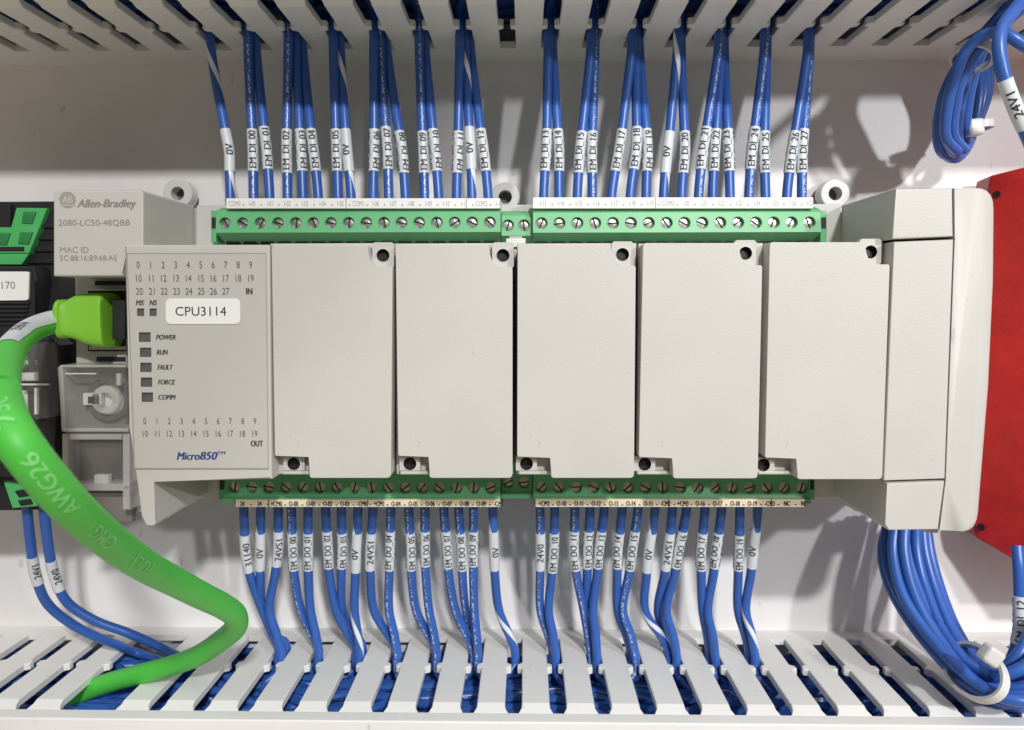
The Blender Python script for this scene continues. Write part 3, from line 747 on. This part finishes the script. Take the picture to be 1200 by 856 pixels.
# upper row: (x at strip, text, slot index)
upper = [(270, '0V', -6)] + [(297, 'EM_DI_00', -5), (316, 'EM_DI_01', -5), (337, 'EM_DI_02', -4), (355, 'EM_DI_03', -4), (373, 'EM_DI_04', -4), (396, 'EM_DI_05', -3), (411.5, '0V', -3),
    (437, 'EM_DI_06', -2), (455.5, 'EM_DI_07', -2), (475, 'EM_DI_08', -2), (497.5, 'EM_DI_09', -1), (514, 'EM_DI_10', -1), (535, 'EM_DI_11', 0), (553, '0V', 0), (572, 'EM_DI_12', 0),
    (637, 'EM_DI_13', 1), (655, 'EM_DI_14', 1), (676.5, 'EM_DI_15', 2), (694, 'EM_DI_16', 2), (716.5, 'EM_DI_17', 3), (738.5, 'EM_DI_18', 3), (757, 'EM_DI_19', 3), (777.5, '0V', 4), (798.5, 'EM_DI_20', 4),
    (818.5, 'EM_DI_21', 5), (835, 'EM_DI_22', 5), (855.5, 'EM_DI_23', 5), (877.5, 'EM_DI_24', 6), (897, 'EM_DI_25', 6), (922, 'EM_DI_26', 7), (939.5, 'EM_DI_27', 7)]
sleeve_x = {0: 268.5, 1: 296.5, 2: 312.5, 3: 336, 4: 353, 5: 367.5, 6: 394.5, 7: 407, 8: 438.5, 9: 454, 10: 471.5, 11: 496, 12: 510, 13: 536.5, 14: 551.5, 15: 567, 16: 640, 17: 655, 18: 679.5, 19: 693.5, 20: 725, 21: 745.5, 22: 759, 23: 782, 24: 802.5, 25: 823.5, 26: 837.5, 27: 854, 28: 881, 29: 895.5, 30: 928, 31: 940}
from collections import Counter
def say(t): return t.replace('_', ' ')
def label_for(rows, i, row):
    t = rows[i][1]; same = [k for k, q in enumerate(rows) if q[1] == t]
    stripe = 'blue wire with a spiral white stripe' if t == '0V' else 'blue wire'
    if len(same) == 1: return '%s marked %s in the %s row' % (stripe, say(t), row)
    a = say(rows[i-1][1]) if i > 0 else None; b_ = say(rows[i+1][1]) if i+1 < len(rows) else None
    if a is None: return '%s marked %s, leftmost of the %s row' % (stripe, say(t), row)
    if b_ is None: return '%s marked %s, rightmost of the %s row' % (stripe, say(t), row)
    return '%s marked %s between %s and %s' % ('blue striped wire' if t == '0V' else 'blue wire', say(t), a, b_)
rnd = random.Random(11)
slots = Counter(u[2] for u in upper); seen = Counter()
for i, (x, t, sl) in enumerate(upper):
    n = slots[sl]; k = seen[sl]; seen[sl] += 1
    xs = XT0+PITCH*(sl-1)      # slot index 0 sits one slot left of the middle one
    if sl >= 1: xs += PITCH    # the middle slot is empty
    yd = -24.5+ (0, 2.4, 4.6)[k] if n > 1 else -23
    spread = (k-(n-1)/2)*1.25
    dx = xs+spread-(-.5)*0
    ys = 204+rnd.uniform(-3, 2); yt_ = ys-52
    sx = sleeve_x[i]
    p_neck = Vector((dx, yd, ZT+.5))
    pn = pix(p_neck)
    mid = (lambda f_, yq, Y: P(sx*(1-f_)+pn[0]*f_, yq, Y))
    pts = [P(x, 262, -30), P(x, 232, -29.5), P(x+(sx-x)*.45, 204, -28.5), P(sx, 178, -27.5), P(sx+(pn[0]-sx)*.22+ (x-sx)*-.1, 150, -26.6), mid(.64, 100, (yd-26)/2), mid(.93, 60, yd),
           p_neck+Vector((0, 0, 2)), p_neck+Vector((rnd.uniform(-1, 1)*.4, 0, 7)), p_neck+Vector((rnd.choice((-4, 4)), -3, 13)), p_neck+Vector((rnd.choice((-16, 16)), -5, 16))]
    wire(pts, RW, 'bluewhite' if t == '0V' else ('blueprint' if rnd.random() < .18 else 'blue'), label_for(upper, i, 'upper'), 'blue wires rising from the upper terminals', (yt_, ys), t, tang=rnd.uniform(-.35, .55))

lower = [(285.5, '31140', -5), (305.5, '0V', -5), (326, '24VS1', -5), (341.5, 'EM_DO_00', -4), (361, 'EM_DO_01', -4), (381.5, 'EM_DO_02', -3), (400, 'EM_DO_03', -3), (419.5, '0V', -3), (437, '24VS1', -2), (458, 'EM_DO_04', -2),
    (479, 'EM_DO_05', -1), (498, 'EM_DO_06', -1), (520, 'EM_DO_07', 0), (537.5, 'EM_DO_08', 0), (555, 'EM_DO_09', 0), (577.5, '0V', 1), (633, '24V0', 2), (650, 'EM_DO_10', 2), (673.5, 'EM_DO_11', 3), (691.5, 'EM_DO_12', 3), (708, 'EM_DO_13', 3),
    (729, 'EM_DO_14', 4), (747.5, 'EM_DO_15', 4), (767.5, '0V', 5), (788, '24VS1', 5), (804.5, 'EM_DO_16', 5), (826, 'EM_DO_17', 6), (845.5, 'EM_DO_18', 6), (867, 'EM_DO_19', 7), (888, '0V', 7)]
sx2 = [287.5, 305, 326, 343, 361, 384.5, 401, 417.5, 434, 457, 481.5, 498, 524, 541, 554.5, 579, 633.5, 649, 672.5, 688.5, 702, 724, 741, 760.5, 783, 795.5, 821.5, 839.5, 866, 883]
# where the wire is at y = 715, just above its slot
lx = [308, 309, 316, 353, 364, 394, 402, 415.5, 438.5, 456, 488, 503, 534, 546, 556, 585, 633.5, 643, 684, 688, 695, 724, 730, 756, 771, 781, 823.5, 829.5, 865, 874]
slots = Counter(u[2] for u in lower); seen = Counter()
for i, (x, t, sl) in enumerate(lower):
    n = slots[sl]; k = seen[sl]; seen[sl] += 1
    xs = XB0+PITCH*(sl-1)
    order = {1: (0,), 2: (0, 1), 3: (0, 2, 1)}[n]
    yd = (-17.5, -20.8, -13.5)[order[k]]
    ent = Vector((xs+(k-(n-1)/2)*.9, yd, ZB+.8)); pe = pix(ent)
    ys = 618.5+rnd.uniform(2, 6); ye = ys+44+rnd.uniform(-1, 3)
    xm = sx2[i]*.25+lx[i]*.75
    pts = [P(x, 572, -30), P(x, 596, -29.5), P(x+(sx2[i]-x)*.4, 618, -28.5), P(sx2[i], 644, -27), P(sx2[i]*.72+lx[i]*.28+(lx[i]-pe[0])*.05, 672, -25.2), P(lx[i], 716, (yd-24)/2), P(lx[i]*.35+pe[0]*.65, 745, yd-.8),
           ent, ent+Vector((0, -1, -4)), ent+Vector((rnd.choice((-4, 4)), -5, -8)), ent+Vector((rnd.choice((-17, 17)), -9, -9))]
    wire(pts, RW, 'bluewhite' if t == '0V' else ('blueprint' if rnd.random() < .45 else 'blue'), label_for(lower, i, 'lower'), 'blue wires dropping from the lower terminals', (ys, ye), t, tang=rnd.uniform(-.35, .45))

# two wires under the left module
for pts, sl, t, lab in (
    ([(31, 580, -42), (32, 600, -41), (35, 630, -39), (42, 675, -36), (56, 708, -33), (85, 732, -30), (112, 746, -26), (140, 757, -20), (160, 765, -14)], (649, 686), '24V1', 'blue wire marked 24V1 bending right under the black module'),
    ([(51, 580, -42), (52, 600, -41), (56, 635, -39), (63, 672, -36), (78, 705, -34), (110, 727, -32), (150, 742, -29), (185, 757, -24), (215, 772, -18)], (656, 693), '24V0', 'blue wire marked 24V0 bending right under the black module')):
    qs = [P(*q) for q in pts]; e0 = qs[-1]; qs += [Vector((e0.x+9, e0.y-3, ZB-3.5)), Vector((e0.x+26, e0.y-6, ZB-9)), Vector((e0.x+48, e0.y-8, ZB-10))]
    wire(qs, RW, 'blue', lab, 'wires under the black module', sl, t, tang=.3)

# marked wire crossing the bundle at top right
wire([P(*q) for q in ((1225, -40, -52), (1196, 2, -58), (1172, 40, -62), (1174, 80, -63), (1187, 120, -62), (1204, 160, -60), (1222, 205, -52))], 1.5, 'blue', 'blue wire marked 24V1 hanging in front of the tied bundle at top right', 'wires at the right edge', (92, 152), '24V1', tang=.1)
wire([P(*q) for q in ((1192, 640, -40), (1194, 665, -42), (1195, 705, -43), (1194, 745, -43), (1184, 775, -45), (1164, 789, -50), (1134, 776, -47), (1106, 742, -38), (1086, 694, -29), (1074, 645, -23), (1074, 600, -20))], 1.5, 'blue', 'blue wire marked EM DI 12 curving below the red module', 'wires at the right edge', (697, 756), 'EM_DI_12', tang=.2)

def bundle(label, strands, r, tie_at, loc):
    t = thing('wire_bundle', loc, label, 'wire bundle', 'tied wire bundles')
    for s_ in strands: MB().tube(crom([P(*q) for q in s_], 10), r, 0, 12).build('wire', ['blue'], t, wn=False)
    for (c, ax, up_, ra, rb, w, head) in tie_at:
        m = MB(); ax = Vector(ax).normalized(); u = Vector(up_); u = (u-ax*u.dot(ax)).normalized(); v = ax.cross(u); n = 36
        vs = []; 
        for (dr, da) in ((0, -w), (.9, -w), (.9, w), (0, w)):
            vs += [c+(ra+dr)*math.cos(2*math.pi*k/n)*u+(rb+dr)*math.sin(2*math.pi*k/n)*v+ax*da for k in range(n)]
        m.add(vs, [(q*n+k, q*n+(k+1) % n, ((q+1) % 4)*n+(k+1) % n, ((q+1) % 4)*n+k) for q in range(4) for k in range(n)])
        if head is not None:
            bm = bmesh.new(); bmesh.ops.create_cube(bm, size=1); 
            for v_ in bm.verts: v_.co = head + ax*v_.co.x*4.6 + u*v_.co.y*4.4 + v*v_.co.z*4.0
            bmesh.ops.bevel(bm, geom=bm.edges[:], offset=1.0, segments=3, profile=.5, affect='EDGES'); bm.verts.index_update()
            m.add([q.co.copy() for q in bm.verts], [tuple(q.index for q in f_.verts) for f_ in bm.faces]); bm.free()
        m.build('cable_tie', ['tie'], t, smooth=50)
    return t
s1 = []
for k, (dx_, dyy, bx, dep_) in enumerate(((0, 2, -2, 0), (10, -1, 7, -2.0), (20, -6, 15, .5), (5, 5, 2, 3.2), (28, -16, 20, 2.5), (15, -3, 11, 4.0), (24, -10, 23, 5.5))):
    s1.append([(1228+dx_*.4, -44, -44+dep_), (1190+dx_*.3, -2, -44+dep_), (1158+dx_*.3, 34, -42+dep_*.8), (1132+dx_*.6, 64, -39+dep_*.8), (1109+dx_, 104, -35+dep_), (1099+dx_*1.15, 148, -30+dep_),
        (1103+dx_*1.05, 175+dyy, -26+dep_*.8), (1120+dx_*.5, 180+dyy, -21+dep_*.5), (1137+bx*.15, 160+dyy*.6, -18+dep_*.4), (1143+bx*.6, 112, -17+dep_*.4), (1144+bx*.75, 66, -20+dep_*.5), (1176+bx*.5, 22, -27+dep_*.3), (1222, -22, -30)])
s1.append([(1122, 178, -29), (1108, 160, -34), (1111, 120, -39), (1121, 84, -43), (1134, 58, -46), (1150, 43, -49), (1172, 38, -52), (1195, 50, -54), (1230, 72, -52)])
s1.append([(1130, 176, -27), (1117, 158, -32), (1119, 124, -37), (1127, 92, -41), (1140, 64, -44), (1160, 46, -46), (1186, 20, -48), (1225, -10, -48)])
cA = P(1141.5, 66, -41)
hB = P(1141, 150, -27)
bundle('looped blue wire bundle tied with white cable ties at top right', s1, 1.42, [(cA, (-.57, 0, -.82), (.82, 0, -.57), 3.7, 6.8, 1.2, None), (P(1141, 150, -19), (.12, 0, -1), (1, 0, 0), 3.6, 5.4, 1.0, hB)], P(1130, 110, -40))
s2 = []
base = [[(1050, 600), (1044, 640), (1050, 680), (1072, 722), (1104, 762), (1140, 798), (1180, 818), (1240, 815)],
        [(1062, 600), (1055, 640), (1066, 690), (1090, 733), (1122, 775), (1158, 803), (1200, 806), (1250, 780)],
        [(1072, 600), (1070, 645), (1083, 695), (1105, 740), (1134, 776), (1165, 792), (1200, 782), (1240, 740)],
        [(1084, 600), (1088, 645), (1100, 695), (1120, 740), (1140, 768), (1166, 786), (1192, 770), (1212, 730)],
        [(1056, 600), (1049, 650), (1060, 705), (1085, 748), (1118, 788), (1154, 818), (1190, 828), (1240, 830)],
        [(1078, 600), (1079, 645), (1092, 690), (1112, 735), (1138, 772), (1175, 800), (1215, 790), (1250, 750)],
        [(1066, 600), (1062, 650), (1076, 705), (1100, 748), (1130, 786), (1165, 812), (1205, 815), (1255, 800)]]
dep = [-40, -44, -46, -41, -37, -36, -48]
base += [[(1092, 600), (1096, 645), (1108, 695), (1124, 738), (1146, 772), (1180, 792), (1222, 775), (1252, 730)], [(1060, 600), (1053, 645), (1062, 695), (1090, 742), (1124, 782), (1160, 810), (1200, 820), (1250, 812)]]
base += [[(1054, 600), (1041, 645), (1047, 685), (1068, 726), (1100, 768), (1138, 804), (1182, 824), (1240, 822)], [(1088, 600), (1090, 645), (1104, 700), (1122, 745), (1144, 780), (1178, 806), (1214, 800), (1252, 765)], [(1070, 600), (1066, 645), (1078, 700), (1104, 750), (1134, 790), (1168, 815), (1206, 822), (1252, 812)]]
dep += [-34, -50, -39, -46, -52]
base = [[(x-8*max(0, 1-i/5), y) for i, (x, y) in enumerate(pl)] for pl in base]
for pl, dz in zip(base, dep):
    dz = (dz+42)*.9
    Ys = [dz-14, dz-18, dz-25, dz-33, dz-42, dz-49, dz-52, dz-48]
    s2.append([(x, y, Y) for (x, y), Y in zip(pl, Ys)])
cB = P(1142, 787, -50)
bundle('sagging blue wire bundle tied with a cable tie at bottom right', s2, 1.55, [(cB, (.8, 0, -.55), (.55, 0, .8), 5.9, 10.5, 1.1, P(1161, 768, -62))], P(1110, 740, -40))

# ---------------------------------------------------------------- green cable
gc = thing('network_cable', P(100, 600, -90), 'thick bright green network cable plugged into the controller and looping into the lower duct', 'cable')
gp = [P(*q) for q in ((100, 374, -52), (80, 375, -53), (62, 378, -56), (40, 386, -64), (20, 402, -80), (5, 430, -108), (2, 470, -133), (20, 516, -143), (62, 570, -140), (112, 620, -129), (165, 660, -112), (209, 684, -95), (240, 700, -83), (262, 711, -74), (275, 721, -67), (276, 735, -60), (256, 753, -51), (231, 769, -45), (202, 780, -40), (165, 790, -36.5), (128, 800, -33.5), (98, 811, -31.5), (66, 826, -30), (20, 850, -29))]
gpath = crom(gp, 12)
GR = 2.8
g = MB(); g.tube(gpath, GR, 0, 24)
def near(px, py):
    return min(range(len(gpath)), key=lambda i: (pix(gpath[i])[0]-px)**2+(pix(gpath[i])[1]-py)**2)
# printing: reads from the lower end back up the cable
for t, px, py, ln in (('AWG26', 54, 560, 9.6), ('CMG', 109, 612, 7.2), ('(UL)', 154, 650, 8.2), ('75C', 6, 500, 6)):
    c_ = near(px, py); a_, b_ = max(0, c_-22), min(len(gpath)-1, c_+22); sg_ = gpath[a_:b_]
    d_ = [0]
    for q0, q1 in zip(sg_, sg_[1:]): d_.append(d_[-1]+(q1-q0).length)
    g.bent(t, sg_, GR, ln, 2.1, .05, 1, d_[c_-a_]/d_[-1], flip=True)
g.build('jacket', ['ether', 'whiteink'], gc, smooth=60, wn=False)
bt = MB(); b0 = crom([P(70, 376, -54), P(84, 375.5, -53), P(98, 374, -52), P(112, 375, -51.5), P(132, 375, -51)], 6)
def sq(mb, path, dims, mi):
    """rounded-rectangle sweep: (half width, half height) along the path"""
    n = 20; vs = []
    for p, (hy, hz) in zip(path, dims):
        for k in range(n):
            a = 2*math.pi*k/n; c_, s_ = math.cos(a), math.sin(a); e_ = .45
            vs.append((p.x, p.y+hy*math.copysign(abs(c_)**e_, c_), p.z+hz*math.copysign(abs(s_)**e_, s_)))
    m = len(path); fs = [(i*n+k, i*n+(k+1) % n, (i+1)*n+(k+1) % n, (i+1)*n+k) for i in range(m-1) for k in range(n)]
    fs += [tuple(range(n))[::-1], tuple(range((m-1)*n, m*n))]; mb.add(vs, fs, mi)
bp_ = [P(73, 374, -54), P(74, 374, -54), P(77, 374, -54), P(80, 374, -54), P(83, 374, -53.5), P(92, 373, -52.5), P(100, 372.5, -52), P(110, 374, -51.5), P(118, 375, -51.5), P(128, 375.5, -51.5), P(131.5, 376, -51.5), P(132.5, 376, -51.5)]
sq(bt, bp_, [(3.4, 3.4), (4.2, 4.2), (4.7, 4.9), (4.6, 4.8), (4.3, 4.5), (4.8, 5.2), (5.2, 5.9), (5.5, 6.6), (5.6, 6.8), (5.7, 6.9), (5.5, 6.7), (4.9, 6.1)], 0)
bt.build('plug_boot', ['boot'], gc, smooth=50)
pl = MB(); pl.prect(131, 352, 146, 398, -54.5, -47, 0, .3); pl.build('plug', ['black'], gc)
sl = MB(); sp = gpath[near(62, 372):near(4, 412)+1]
# marker flag wrapped round the cable: a patch over its upper front
fr = frames(sp, True); vs = []; na = 12
for p, (T, N, B) in zip(sp, fr):
    for k in range(na+1):
        a = -0.15+2.1*k/na
        vs.append(p+(GR+.14)*(math.cos(a)*N+math.sin(a)*B))
sl.add(vs, [(i*(na+1)+k, i*(na+1)+k+1, (i+1)*(na+1)+k+1, (i+1)*(na+1)+k) for i in range(len(sp)-1) for k in range(na)], 0)
sl.bent('ETH3114', sp, GR+.14, 10.5, 1.9, .75, 1, .5, flip=True)
sl.build('marker_sleeve', ['sleeve', 'ink'], gc, smooth=60, wn=False)
